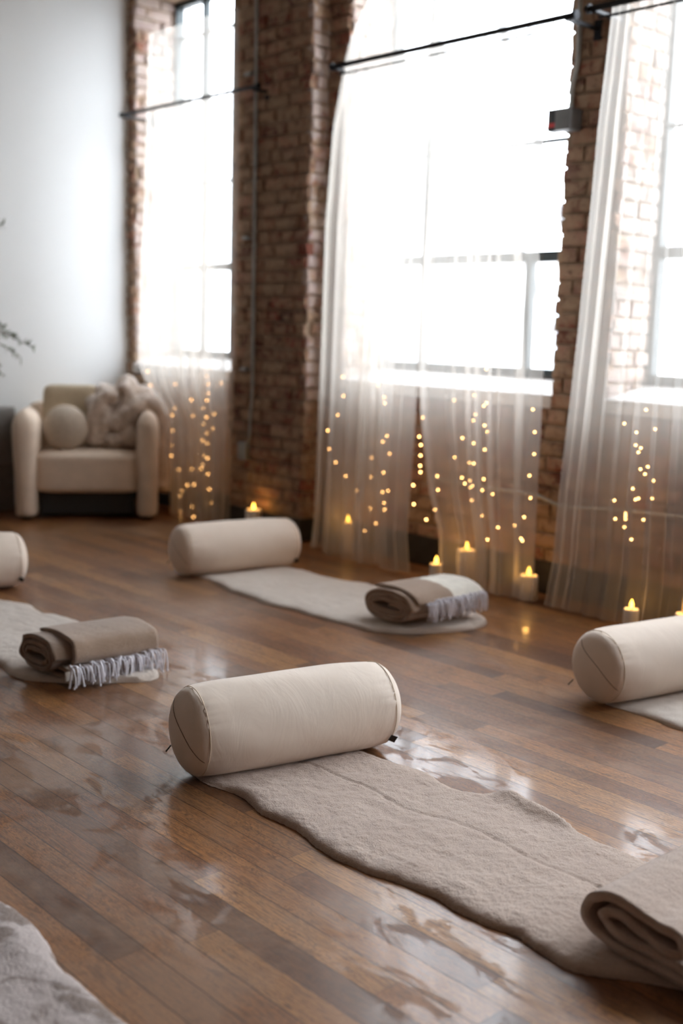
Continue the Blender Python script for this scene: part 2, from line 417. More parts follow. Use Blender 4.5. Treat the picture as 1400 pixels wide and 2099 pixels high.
# windows
SP = [None]*5
for wi, (a, b) in enumerate(OPEN):
    root = struct(empty('window_%d' % (wi+1), ((a+b)/2, GY, SILL)))
    def P(name, bm, mat):
        o = obj(name, bm, mat, root); o.matrix_parent_inverse = Matrix.Translation(-root.location); return o
    bm = B(); fz0, fz1 = .995, HEAD; fr = .035
    box(bm, a, a+fr, GY-.03, GY+.03, fz0, fz1); box(bm, b-fr, b, GY-.03, GY+.03, fz0, fz1)
    box(bm, a, b, GY-.03, GY+.03, fz0, fz0+fr); box(bm, a, b, GY-.03, GY+.03, fz1-fr, fz1)
    box(bm, a, b, GY-.03, GY+.03, 1.555, 1.605); P('frame', bm, M['steel'])
    if wi == 0: ms = [a+.33, a+.66, a+.99]; tops = ms
    elif wi == 1: ms = [-4.385, -3.665]
    else: ms = [a+.36, b-.42]
    bm = B()
    for x in ms: box(bm, x-.018, x+.018, GY-.022, GY+.022, fz0+fr, 1.56 if x == -3.665 else fz1-fr)
    for z in ((2.13, 3.08) if wi == 0 else (2.13,)): box(bm, a+fr, b-fr, GY-.012, GY+.012, z-.009, z+.009)
    P('glazing_bars', bm, M['steel'])
    bm = B(); box(bm, a+fr, b-fr, GY-.002, GY+.002, fz0+fr, fz1-fr); P('pane', bm, M['glass'])
    bm = B()
    vs = [bm.verts.new(p) for p in ((a, WY-.02, SILL), (b, WY-.02, SILL), (b, GY+.05, .998), (a, GY+.05, .998),
                                    (a, WY-.02, SILL-.06), (b, WY-.02, SILL-.06), (b, GY+.05, SILL-.06), (a, GY+.05, SILL-.06))]
    for q in ((0, 1, 2, 3), (4, 7, 6, 5), (0, 4, 5, 1), (1, 5, 6, 2), (2, 6, 7, 3), (3, 7, 4, 0)): bm.faces.new([vs[i] for i in q])
    P('sill', bm, M['stone'])
# exterior
bm = B(); box(bm, -30, 20, 5.2, 40, -3.3, -3.0); struct(obj('trim_2', bm, M['ground']))
root = empty('building', (-6, 16, -3))
tag(root, 'pale rendered building facing the windows across the street', 'building')
bm = B(); box(bm, -14, 10, 0, 4, 0, 5.4); obj('wall', bm, M['facade'], root)
bm = B(); box(bm, -14.2, 10.2, -.25, .2, 5.4, 5.6); obj('cornice', bm, M['facade'], root)
for k in range(7):
    bm = B(); box(bm, -12.5+k*3.1, -11.3+k*3.1, -.04, .06, 3.2, 4.7, .01); obj('window', bm, M['pane'], root)
BR = [((1030, 60), (1160, 470), 'pale diagonal steel brace outside the middle window, rightmost of its set'),
      ((925, 150), (1064, 500), 'pale diagonal steel brace outside the middle window, centre of its set'),
      ((835, 150), (955, 480), 'pale diagonal steel brace outside the middle window, leftmost of its set'),
      ((1372, 260), (1440, 470), 'pale diagonal steel brace outside the right-hand window')]
for (p, q, lab) in BR:
    bm = B(); a, b = Vector(W(*p, 5.6)), Vector(W(*q, 5.6)); d = (b-a)
    a -= d*.6; b += d*.5
    tube(bm, [a, b], .028, 6); tag(obj('steel_brace', bm, M['brace']), lab, 'steel brace', 'exterior steel braces')

# ---------------------------------------------------------------- bolsters
BL, BRD = .672, .126
def bolster():
    root = empty('bolster')
    bm = B(); n = 96
    xs = []
    hc = BL/2-.052                      # seam position
    prof = []
    for i in range(9):                  # domed end
        t = i/8; r = .118*math.sin(t*PI/2*.98)
        prof.append((max(r, .0008), hc+.052*math.cos(t*PI/2)**1.0+.0))
    prof = [(r, x) for (r, x) in prof]
    body = []
    for i in range(1, 30):
        t = i/30; x = hc*(1-2*t)
        e = min(t, 1-t)*2*hc
        r = .119+(BRD-.119)*(1-math.exp(-e/.05))+.002*math.sin(t*PI)
        body.append((r, x))
    full = prof+body+[(r, -x) for (r, x) in prof[::-1]]
    rings = []
    for (r, x) in full:
        ring = []
        for k in range(n):
            a = 2*PI*k/n
            rr = r
            e = hc-abs(x)
            if e > -.004 and r > .1:
                pk = .0034*math.sin(19*a+4*math.sin(5*a))*math.exp(-max(e, 0)/.020)*(.3+1.2*abs(nz(a*2, 3)))
                rr += pk+.0030*nz(x*7, a*2.0, 1.7)
            z = rr*math.sin(a)
            if z < -.118: z = -.118+(z+.118)*.35    # settles on what it lies on
            ring.append(bm.verts.new((x, rr*math.cos(a), z)))
        rings.append(ring)
    for a, b in zip(rings, rings[1:]):
        for k in range(n): bm.faces.new((a[k], b[k], b[(k+1) % n], a[(k+1) % n]))
    bm.faces.new(rings[0]); bm.faces.new(rings[-1][::-1])
    obj('cover', bm, M['canvas'], root, True)
    for s in (-1, 1):
        bm = B(); tube(bm, [(s*hc, .1195*math.cos(2*PI*k/64), max(.1195*math.sin(2*PI*k/64), -.119)) for k in range(64)], .0012, 6, closed=True)
        obj('seam', bm, M['seam'], root, True)
    def dome(y, z):                     # point on the domed end nearest the camera
        r = math.hypot(y, z); t = math.asin(min(1, r/.118))/(PI/2*.98)
        return (-(hc+.052*math.cos(t*PI/2)+.0008), y, z)
    pts = [dome(p.x, p.y) for p in smooth_path([(.060, .080, 0), (.035, .060, 0), (-.039, .019, 0), (-.084, -.023, 0), (-.104, -.051, 0)], 8)]
    bm = B(); tube(bm, pts, .0008, 6); obj('zip_seam', bm, M['zipm'], root, True)
    bm = B(); tube(bm, [(-hc-.028, .088, -.066), (-hc-.036, .102, -.086)], .0022, 6)
    o = obj('zip_pull', bm, M['dark'], root); o['label'] = 'black zip pull'
    bm = B()
    a0 = math.radians(-141)
    for k in range(1): pass
    cy, cz = .120*math.cos(a0), .120*math.sin(a0)
    vs = []
    for (x, o_) in ((hc-.004, .0), (hc+.012, .010)):
        for s in (-1, 1):
            aa = a0+s*.11
            for th in (0, .0015): vs.append(bm.verts.new((x, (.120+o_+th)*math.cos(aa), (.120+o_+th)*math.sin(aa))))
    for q in ((0, 2, 6, 4), (1, 5, 7, 3), (0, 4, 5, 1), (2, 3, 7, 6), (0, 1, 3, 2), (4, 6, 7, 5)): bm.faces.new([vs[i] for i in q])
    o = obj('tag', bm, M['dark'], root); o['label'] = 'black fabric tag'
    return root
def dup(root, loc, rz):
    r = root.copy(); C.objects.link(r); r.location = loc; r.rotation_euler = (0, 0, rz)
    for ch in list(root.children):
        c = ch.copy(); C.objects.link(c); c.parent = r
    return r
b0 = bolster(); zb = .118+.012
spots = [(-2.336, 1.99, 77, 'cream canvas bolster in the centre foreground with a seamed round end'),
         (-4.415, 3.40, 78, 'cream canvas bolster in the middle distance, nearest the brick pillar'),
         (-2.02, 3.386, 77.5, 'cream canvas bolster at the right edge in front of two lit candles'),
         (-4.795, 2.108, 77.5, 'cream canvas bolster cut off by the left edge, only its right end in view')]
for i, (x, y, a, lab) in enumerate(spots):
    o = b0 if i == 0 else dup(b0, (0, 0, 0), 0)
    o.location = (x, y, zb); o.rotation_euler = (0, 0, math.radians(a)); tag(o, lab, 'bolster', 'bolsters on the mats')

# ---------------------------------------------------------------- fleece mats
def interp(pts, x):
    pts = sorted(pts)
    if x <= pts[0][0]: return pts[0][1]
    for (a, b), (c, d) in zip(pts, pts[1:]):
        if x <= c:
            t = (x-a)/(c-a+1e-9); return b+(d-b)*t
    return pts[-1][1]
def fleece_mat(name, front, back, xa, xb, mat, label, thick=.024, nx=220, ny=72, bumps=(), seam=True, ra=.05, rb=.25):
    bm = B(); grid = []
    ins = []
    # smoothed edges
    def sm(pts, x): return sum(interp(pts, x+d)*w for d, w in ((-.03, 1), (-.015, 2), (0, 3), (.015, 2), (.03, 1)))/9
    for i in range(nx+1):
        x = xa+(xb-xa)*i/nx
        yf, yb = sm(front, x), sm(back, x); mid = (yf+yb)/2; h = (yb-yf)/2
        ea = max(0, min(1, (x-xa)/ra)); eb = max(0, min(1, (xb-x)/rb))
        k = (1-(1-ea)**3)**.34*(1-(1-eb)**2.4)**.42
        h *= max(k, .001)
        row = []
        for j in range(ny+1):
            v = -1+2*j/ny
            vv = math.sin(v*PI/2)*.35+v*.65
            prof = max(0, 1-abs(v)**9)**.5
            ey = (nz(x*14, v*3, 4.1)*.006+nz(x*90, v*3, 2.1)*.003)*abs(v)**6
            y = mid+h*vv*(1+0)+ey
            endf = min(1, (ea*ra/.02))**.5*min(1, (eb*rb/.02))**.5 if 0 < ea and 0 < eb else 0
            z = thick*prof*min(1, endf)
            z += prof*(.004*nz(x*9, y*9, 2)+.003*nz(x*30, y*30, 7)+.0022*nz(x*95, y*95, 3))
            if seam: z -= .0045*math.exp(-((v-.12-.03*nz(x*3, 1))/.013)**2)*prof
            for (bx, by, sx, sy, amp) in bumps:
                z += amp*math.exp(-((x-bx)/sx)**2-((y-by)/sy)**2)
            row.append(bm.verts.new((x, y, max(z, .0015))))
        grid.append(row)
    for a, b in zip(grid, grid[1:]):
        for j in range(ny): bm.faces.new((a[j], b[j], b[j+1], a[j+1]))
    # underside
    lo = [[bm.verts.new((g[j].co.x, g[j].co.y, .0005)) for j in (0, ny)] for g in grid]
    for i in range(nx):
        bm.faces.new((grid[i][0], lo[i][0], lo[i+1][0], grid[i+1][0]))
        bm.faces.new((grid[i][ny], grid[i+1][ny], lo[i+1][1], lo[i][1]))
        bm.faces.new((lo[i][0], lo[i][1], lo[i+1][1], lo[i+1][0]))
    bmesh.ops.recalc_face_normals(bm, faces=bm.faces)
    cx, cy = (xa+xb)/2, (front[0][1]+back[0][1])/2
    bmesh.ops.translate(bm, verts=bm.verts, vec=(-cx, -cy, 0))
    o = obj(name, bm, mat, None, True); o.location = (cx, cy, 0)
    return tag(o, label, 'mat', 'fleece mats on the floor')
def gp(L_, z=.008): return [tuple(G(x, y, z)[:2]) for x, y in L_]
f1 = gp([(416, 1600), (496, 1628), (511, 1643), (543, 1668), (586, 1686), (628, 1711), (653, 1736), (703, 1764), (757, 1786), (828, 1807), (900, 1839),
         (953, 1871), (1007, 1896), (1053, 1911), (1093, 1936), (1132, 1964), (1186, 1989), (1257, 2000), (1330, 2008), (1400, 2022)])
k1 = gp([(757, 1539), (793, 1555), (882, 1582), (900, 1596), (936, 1614), (993, 1625), (1043, 1630), (1100, 1653), (1150, 1682), (1196, 1711), (1243, 1728), (1293, 1746), (1375, 1789)], .018)
f1 = [(f1[0][0]-.12, f1[0][1]+.02)]+f1+[(f1[-1][0]+.25, f1[-1][1]+.01)]
k1 = [(k1[0][0]-.15, k1[0][1])]+k1+[(k1[-1][0]+.5, k1[-1][1])]
fleece_mat('fleece_mat', f1, k1, -2.47, -.70, M['mat'], 'beige fleece mat in the foreground under the centre bolster, wavy edge and lengthwise seam', ny=110, nx=420,
           bumps=[(-2.336, 2.0, .10, .6, -.013), (G(1050, 1640)[0], G(1050, 1640)[1]-.02, .10, .03, .022), (G(1150, 1690)[0], G(1150, 1690)[1]-.015, .12, .03, .020), (G(1080, 1700)[0], G(1080, 1700)[1], .08, .05, -.006)])
f2 = gp([(406, 1179), (437, 1192), (474, 1210), (511, 1221), (548, 1237), (596, 1247), (659, 1266), (712, 1279), (765, 1292), (829, 1297), (908, 1297), (955, 1290)])
k2 = gp([(604, 1163), (638, 1171), (670, 1181), (712, 1189), (749, 1192), (792, 1205)], .018)
k2 += [(-3.4, 3.70), (-3.2, 3.70), (-2.9, 3.68)]
f2 = [(f2[0][0]-.1, f2[0][1])]+f2[:-1]
fleece_mat('fleece_mat', f2, k2, -4.52, -2.965, M['matw'], 'pale fleece mat under the bolster nearest the brick pillar', rb=.16, bumps=[(-4.415, 3.4, .10, .6, -.013)])
f3 = gp([(0, 1359), (21, 1380), (54, 1391), (104, 1394), (179, 1401), (250, 1396)])
k3 = gp([(0, 1228), (64, 1237), (89, 1255), (125, 1259), (168, 1271), (189, 1291)], .018)
f3 = [(-4.9, 1.80)]+f3
k3 = [(-5., k3[0][1])]+k3+[(-3.45, 2.19), (-3.2, 2.17)]
fleece_mat('fleece_mat', f3, k3, -4.9, -3.175, M['matw'], 'pale fleece mat entering from the left edge with a fringed throw at its end', rb=.16, bumps=[(-4.795, 2.1, .10, .6, -.013)])
f4 = gp([(1268, 1448), (1300, 1458), (1340, 1470), (1370, 1485), (1400, 1495)])
f4 = [(f4[0][0]-.12, f4[0][1]+.01)]+f4+[(f4[-1][0]+.4, f4[-1][1]-.02), (-.3, 3.1)]
k4 = [(-2.3, 3.66), (-1.6, 3.70), (-.3, 3.66)]
fleece_mat('fleece_mat', f4, k4, -2.10, -.35, M['matw'], 'pale fleece mat under the bolster at the right edge', bumps=[(-2.02, 3.386, .10, .6, -.013)])
k5 = gp([(0, 1845), (46, 1868), (82, 1900), (104, 1929), (114, 1961), (132, 1989), (171, 2011), (200, 2039), (229, 2068), (271, 2099)], .02)
k5 = [(-2.9, k5[0][1]-.03), (-2.4, k5[0][1]+.02)]+k5+[(k5[-1][0]+.25, k5[-1][1]+.03), (-.9, .98)]
f5 = [(-2.9, .45), (-2.2, .48), (-1.6, .44), (-.9, .46)]
fleece_mat('fleece_mat', f5, k5, -2.75, -.95, M['fur'], 'greyish fur mat with brown patches in the bottom left corner', thick=.035, seam=False,
           bumps=[(-1.86, .93, .10, .05, .012), (-2.2, .85, .2, .1, .01)])

# ---------------------------------------------------------------- folded throws
def folded(name, path, y0, y1, t, mat, parent, seed=0, ny=30, slant=0.0, bulge=.006, mats=None, split=None):
    P = [(p.x, p.z) for p in smooth_path([(a, 0, b) for a, b in path], 7)]
    Kn = len(P); nrm = []
    for i in range(Kn):
        a, b = P[max(i-1, 0)], P[min(i+1, Kn-1)]
        dx, dz = b[0]-a[0], b[1]-a[1]; l = math.hypot(dx, dz)+1e-9; nrm.append((-dz/l, dx/l))
    bm = B(); top = []; bot = []
    for j in range(ny+1):
        v = j/ny; y = y0+(y1-y0)*v; rt_, rb_ = [], []
        for i, ((x, z), (nx_, nz_)) in enumerate(zip(P, nrm)):
            e = min(1, min(i, Kn-1-i)/2.0+.35)
            w = bulge*nz(x*12+seed, y*9, z*20)
            ed = .010*nz(i*.12+seed, seed, 5)*(1 if j in (0, ny) else 0)
            s_ = w+slant*(v-.5)
            zc = z+abs(w)*.2
            for sgn, arr in ((1, rt_), (-1, rb_)):
                arr.append(bm.verts.new((x+s_+nx_*sgn*t/2*e, y+ed, max(.001, zc+nz_*sgn*t/2*e+.002*nz(x*60, y*60, sgn+seed)))))
        top.append(rt_); bot.append(rb_)
    def q(a, b, c, d, mi=0):
        f = bm.faces.new((a, b, c, d)); f.material_index = mi
    for j in range(ny):
        mi = 1 if (split and (j/ny) > split) else 0
        for i in range(Kn-1):
            q(top[j][i], top[j][i+1], top[j+1][i+1], top[j+1][i], mi); q(bot[j][i], bot[j+1][i], bot[j+1][i+1], bot[j][i+1], mi)
        q(top[j][0], top[j+1][0], bot[j+1][0], bot[j][0]); q(top[j][-1], bot[j][-1], bot[j+1][-1], top[j+1][-1])
    for j, s in ((0, 1), (ny, -1)):
        for i in range(Kn-1): q(top[j][i], bot[j][i], bot[j][i+1], top[j][i+1])
    bmesh.ops.recalc_face_normals(bm, faces=bm.faces)
    return obj(name, bm, mat, parent, True, mats=mats)
def spiral(cx, cz, hw, hh, t, turns):
    pts = []; n = int(turns*12)
    for i in range(n+1):
        a = i/12*2*PI; k = 1-(i/n)*.0
        sh = t*1.02*i/12
        rx, rz = hw-sh, hh-sh
        if rz < t*.35: break
        ca, sa = math.cos(a), math.sin(a)
        ex = 2/3.0
        pts.append((cx+(rx)*math.copysign(abs(ca)**.8, ca), cz+rz*math.copysign(abs(sa)**.9, sa)))
    return pts
def fringe(parent, x, y0, y1, z, zb, n, seed, tip=.03, sx=1):
    rnd = random.Random(seed); bm = B()
    for k in range(n):
        y = y0+(y1-y0)*(k+rnd.random()*.6)/n
        ln = rnd.uniform(.7, 1.15)
        for s in range(3):
            yo = rnd.uniform(-.014, .014); zt = z+rnd.uniform(-.008, .008)
            ze = max(zb+.004, z-(z-zb)*ln*rnd.uniform(.75, 1))
            xo = sx*rnd.uniform(.012, .012+tip)
            pts = smooth_path([(x, y, zt), (x+xo*.8, y+yo*.3+rnd.uniform(-.004, .004), zt+.004), (x+xo, y+yo*.8, (zt+ze)/2+rnd.uniform(-.006, .006)), (x+xo*.9+rnd.uniform(-.004, .006), y+yo*1.2, ze)], 4)
            tube(bm, pts, [.0026]*(len(pts)-1)+[.0016], 5)
            if rnd.random() < .5:
                p = pts[-1]; tube(bm, [p+Vector((0, 0, .004)), p-Vector((0, 0, .002))], .0042, 5)
    return obj('fringe', bm, M['fringe'], parent, True)
def at_root(root):
    for ch in root.children: ch.matrix_parent_inverse = Matrix.Translation(-root.location)
# foreground folded fleece blanket
root = tag(empty('folded_blanket', (-1.0, 2.05, .024)), 'thick beige fleece blanket folded in layers at the lower right corner', 'blanket', 'folded blankets on the mats')
pth = [(-.70, .036), (-1.0, .036), (-1.11, .038), (-1.165, .047), (-1.195, .068), (-1.200, .092), (-1.185, .118), (-1.15, .134), (-1.10, .130), (-1.055, .118), (-1.02, .118), (-.992, .110),
       (-.985, .092), (-1.0, .078), (-1.03, .079), (-1.08, .093), (-1.12, .106), (-1.150, .102), (-1.16, .086), (-1.14, .072), (-1.08, .062), (-.95, .057), (-.70, .057)]
folded('fleece_layers', pth, 1.80, 2.22, .019, M['mat'], root, 3, 60, slant=.0)
at_root(root)
# mid distance throw with fringe
root = tag(empty('folded_throw', (-3.17, 3.42, .024)), 'tan and cream folded throw with white fringe on the mat nearest the brick pillar', 'blanket', 'folded blankets on the mats')
cx, cz, hw, hh = -3.175, .092, .135, .066
folded('wool_layers', spiral(cx, cz, hw, hh, .017, 3.3), 3.235, 3.60, .0145, M['throw'], root, 5, 30, slant=.03, mats=[M['throw'], M['throw']])
folded('wool_flap', [(-3.28, .158), (-3.2, .168), (-3.12, .165), (-3.06, .150), (-3.03, .120)], 3.26, 3.63, .012, M['throwd'], root, 9, 30, slant=.03, mats=[M['throw'], M['cream']], split=.52)
fringe(root, -3.03, 3.29, 3.64, .125, .05, 34, 4)
at_root(root)
# left throw
root = tag(empty('folded_throw', (-3.38, 1.98, .024)), 'brown folded throw with looped white fringe and care label, left of the centre bolster', 'blanket', 'folded blankets on the mats')
folded('wool_layers', spiral(-3.41, .088, .115, .062, .020, 2.6), 1.80, 2.13, .016, M['throwd'], root, 11, 30, slant=.04)
folded('wool_flap', [(-3.50, .146), (-3.42, .158), (-3.34, .156), (-3.285, .140), (-3.268, .100), (-3.285, .072)], 1.86, 2.17, .013, M['throw'], root, 15, 30, slant=.03)
folded('lower_layer', [(-3.48, .030), (-3.34, .032), (-3.27, .040), (-3.262, .052), (-3.28, .060), (-3.36, .058)], 1.83, 2.15, .012, M['throwd'], root, 19, 24, slant=.03)
fringe(root, -3.262, 1.83, 2.19, .072, .004, 30, 8, .035)
bm = B(); box(bm, -3.262, -3.258, 1.815, 1.843, .030, .062, .001); o = obj('care_label', bm, M['label'], root); o['label'] = 'small white care label'
at_root(root)

# ---------------------------------------------------------------- rods and curtains
CY = 4.11
def rod(pxa, pxb, lab, Y=CY-.01, r=.011, double=False):
    a, b = Vector(W(*pxa, Y)), Vector(W(*pxb, Y)); zz = (a.z+b.z)/2; a.z = b.z = zz
    root = tag(empty('curtain_rod', tuple((a+b)/2)), lab, 'curtain rod', 'black curtain rods')
    bm = B(); tube(bm, [a, b], r, 12); obj('rod', bm, M['black'], root)
    if double:
        e = Vector((.05, .0, -.042)); bm = B(); tube(bm, [a+e, b-Vector((.05, 0, .042))], .0055, 10); obj('lower_rod', bm, M['black'], root)
    for p, s in ((a, 1), (b, -1)):
        bm = B(); tube(bm, [p-Vector((s*.012, 0, 0)), p+Vector((s*.006, 0, 0))], r*1.5, 12); obj('end_cap', bm, M['black'], root)
        bm = B(); xw = p.x+s*.03
        yw = PY if -5.53 < xw < -4.83 else WY
        box(bm, xw-.012, xw+.012, Y-.01, yw-.006, zz-.02, zz-.008); box(bm, xw-.02, xw+.02, yw-.012, yw-.002, zz-.06, zz+.03, .002)
        obj('bracket', bm, M['black'], root)
    at_root(root); return zz
rz1 = rod((250, 236), (528, 176), 'thin black rod crossing the left window beside the white wall')
rz2 = rod((682, 135), (1178, 33), 'black rod across the middle window, over its sheer curtains', r=.013, double=True)
rz3 = rod((1208, 20), (1560, -60), 'black rod across the right-hand window, cut off by the photo edge', r=.013, double=True)
def curtain(left, right, lab, Y, ztop, mat='sheer', zbot=.012, folds=9, amp=.017, om=.12, seed=0, hem_wave=.01, flare=.02, nxs=16, hems=None, nz_=70):
    """left/right: pixel polylines of the edges, placed on the curtain's own vertical plane"""
    Lp = sorted([(W(x, y, Y)[2], W(x, y, Y)[0]) for x, y in left]); Rp = sorted([(W(x, y, Y)[2], W(x, y, Y)[0]) for x, y in right])
    bm = B(); grid = []; nx = folds*nxs
    ph = [random.Random(seed).uniform(-.6, .6) for _ in range(folds+2)]
    for r in range(nz_+1):
        f = r/nz_; z = zbot+(ztop-zbot)*f
        xl = interp(Lp, z); xr = interp(Rp, z); wd_ = xr-xl; row = []
        lowf = 1-f
        A = amp*(.35+.65*min(1, lowf*3))
        for i in range(nx+1):
            u = i/nx
            uu = u+.020*nz(u*6+seed, z*.5, 3)
            th = 2*PI*folds*uu+1.1*nz(u*4+seed, z*.35, 9)
            k = wd_/folds
            am = .6+.8*abs(nz(u*5+seed*3, z*.25, 1.5))*1.6
            q_ = max(0, min(1, .5+1.6*nz(u*folds*.8+seed*2.3, .5)))
            x = xl+wd_*u-(om+.75*q_*q_)*k*.32*math.sin(2*th)*am
            y = Y+A*am*math.cos(th)-flare*lowf**1.6*(1+.5*nz(u*7, seed))
            zz = z
            if r == 0: zz = z+hem_wave*(.5+.5*nz(u*9+seed, 2))
            row.append(bm.verts.new((x, y, zz)))
        grid.append(row)
    for a, b in zip(grid, grid[1:]):
        for i in range(nx): bm.faces.new((a[i], a[i+1], b[i+1], b[i]))
    cxm = sum(v.co.x for v in bm.verts)/len(bm.verts)
    bmesh.ops.translate(bm, verts=bm.verts, vec=(-cxm, -Y, 0))
    o = obj('sheer_curtain', bm, M[mat], None, True); o.location = (cxm, Y, 0)
    return tag(o, lab, 'curtain', 'sheer curtains')
zt1 = W(400, 42, CY+.04)[2]
curtain([(306, 62), (300, 250), (295, 420), (287, 560), (283, 745), (300, 790), (348, 860), (354, 1080)], [(488, 20), (488, 300), (482, 600), (479, 750), (472, 900), (467, 1063)],
        'long sheer curtain hung from the top of the left window beside the armchair', CY+.03, zt1, 'sheer', folds=7, seed=1, flare=.0)
curtain([(318, 225), (312, 420), (300, 560), (296, 745), (310, 790), (352, 860), (358, 1080)], [(480, 185), (476, 300), (470, 600), (466, 750), (462, 900), (455, 1063)],
        'second sheer curtain on the thin black rod of the left window', CY-.01, rz1, folds=5, seed=2, amp=.012, flare=.04)
curtain([(800, -120), (753, 0), (722, 72), (707, 131), (685, 263), (671, 460), (669, 592), (667, 767), (664, 934), (662, 1064), (655, 1138)],
        [(1040, -120), (985, 0), (935, 100), (870, 300), (830, 500), (815, 700), (808, 900), (800, 1160)],
        'tall swagged sheer drape at the left side of the middle window', CY+.055, 3.15, 'drape', folds=7, seed=3, amp=.018, flare=.06)
curtain([(705, 125), (700, 260), (690, 460), (686, 700), (684, 900), (680, 1138)],
        [(905, 95), (895, 270), (876, 490), (867, 620), (862, 745), (860, 800), (856, 950), (852, 1100), (860, 1168)],
        'sheer curtain left of the slit in the middle window', CY-.01, rz2, folds=5, seed=4, flare=.09)
curtain([(905, 92), (895, 270), (880, 490), (872, 620), (870, 745), (876, 850), (895, 1000), (918, 1090), (922, 1190)],
        [(1135, 46), (1116, 214), (1103, 464), (1112, 620), (1120, 760), (1116, 886), (1111, 1028), (1107, 1207), (1104, 1225)],
        'sheer curtain right of the slit in the middle window, in front of the lit candles', CY-.01, rz2, folds=5, seed=5, flare=.065)
curtain([(1256, 8), (1240, 150), (1228, 250), (1215, 400), (1200, 560), (1190, 680), (1178, 800), (1168, 900), (1156, 1020), (1147, 1150), (1130, 1250)],
        [(1560, -60), (1540, 600), (1530, 1250)],
        'wide sheer curtain over the right-hand window beside the jagged brick pier', CY-.01, rz3, folds=10, seed=6, flare=.06)

# ---------------------------------------------------------------- fairy lights
def flights(lab, pts, Y, loc):
    root = tag(empty('fairy_lights', loc), lab, 'string lights', 'fairy lights behind the curtains')
    pts = [W(x, y, Y) for x, y in pts]
    cols = {}
    for p in pts: cols.setdefault(round(p[0]/.085), []).append(p)
    bm = B()
    for k, c in sorted(cols.items()):
        c.sort(key=lambda p: -p[2])
        path = [Vector((c[0][0], CY-.01, 2.53)), Vector((c[0][0], Y, 2.35))]+[Vector(p) for p in c]
        tube(bm, path, .0006, 4)
    obj('wire', bm, M['wire'], root)
    first = None
    for p in pts:
        if first is None:
            bm = B(); bmesh.ops.create_icosphere(bm, subdivisions=2, radius=.0042)
            first = obj('bulb', bm, M['bulb'], root, True); o = first
        else: o = first.copy(); C.objects.link(o); o.parent = root
        o.location = Vector(p)-Vector(loc)
    bm2 = root
    for ch in root.children:
        if ch.name.startswith('wire'): ch.matrix_parent_inverse = Matrix.Translation(-root.location)
def conv(L_, s, ox, oy): return [(ox+x/s, oy+y/s) for x, y in L_]
w1 = conv([(1113, 398), (1100, 445), (1108, 487), (1107, 533), (1100, 573), (1079, 613), (1139, 645), (1097, 662), (1084, 697), (1133, 722), (1100, 748), (1077, 785), (1100, 802), (1084, 868), (1104, 880),
           (1077, 914), (1106, 964), (1070, 935), (1113, 1044), (1126, 1117), (1022, 1138), (1028, 1193), (967, 1053), (958, 1080), (995, 1022), (1030, 1020), (960, 1163), (974, 1185), (1020, 938), (950, 940),
           (912, 866), (912, 810), (918, 733), (915, 652), (784, 418), (800, 492), (932, 487), (1017, 570), (928, 615), (1025, 655), (1178, 480)], 2.593, 0, 600)
w2 = conv([(794, 510), (828, 577), (830, 610), (572, 675), (517, 760), (524, 862), (560, 936), (615, 1012), (758, 910), (755, 1017), (675, 1091), (818, 1100), (848, 1093), (826, 1160), (830, 1197), (750, 1191),
           (781, 1273), (720, 1314), (820, 822), (857, 888), (843, 790), (824, 992), (600, 465), (603, 570), (633, 268), (1040, 689), (1021, 794), (1030, 840), (1028, 898), (1026, 955), (1028, 990), (988, 1062),
           (991, 1167), (1060, 1252), (1108, 1197), (1124, 1088), (1121, 1012)], 2.692, 480, 600)
w3 = conv([(202, 588), (272, 437), (318, 525), (86, 617), (257, 649), (273, 633), (208, 699), (198, 733), (261, 762), (276, 798), (134, 834), (199, 864), (262, 901), (90, 945), (173, 975), (199, 980), (131, 1062),
           (177, 1079), (191, 1109), (179, 1119), (148, 1095), (256, 1070), (247, 1134), (307, 1156), (188, 1192), (246, 1279), (338, 1347), (278, 1417), (188, 1491), (549, 541), (538, 670), (549, 800), (546, 926),
           (519, 1050), (524, 1178), (488, 1288), (434, 1336), (470, 1411), (478, 1424)], 2.8, 900, 600)
w4 = conv([(1063, 751), (1133, 802), (1129, 875), (1158, 891), (1144, 916), (1198, 999), (1182, 1041), (1156, 1013), (1230, 1079), (1112, 1125), (1144, 1181), (1127, 1187), (1222, 1181), (1006, 1192), (1011, 1298),
           (1070, 1267), (1070, 1283), (1070, 1300), (1064, 1346), (1173, 1303), (1104, 1416), (1240, 783), (1188, 672), (1187, 570)], 2.8, 900, 600)
for lab, p, lx in (('warm fairy lights behind the left window\'s curtain, beside the armchair', w1, -6.), ('warm fairy lights behind the left half of the middle curtain', w2, -4.3),
                   ('warm fairy lights behind the right half of the middle curtain, above the candles', w3, -3.5), ('warm fairy lights behind the right-hand curtain', w4, -2.6)):
    yl = 4.17 if lx == -6. else 4.20; flights(lab, p, yl, (lx, yl, 2.3))

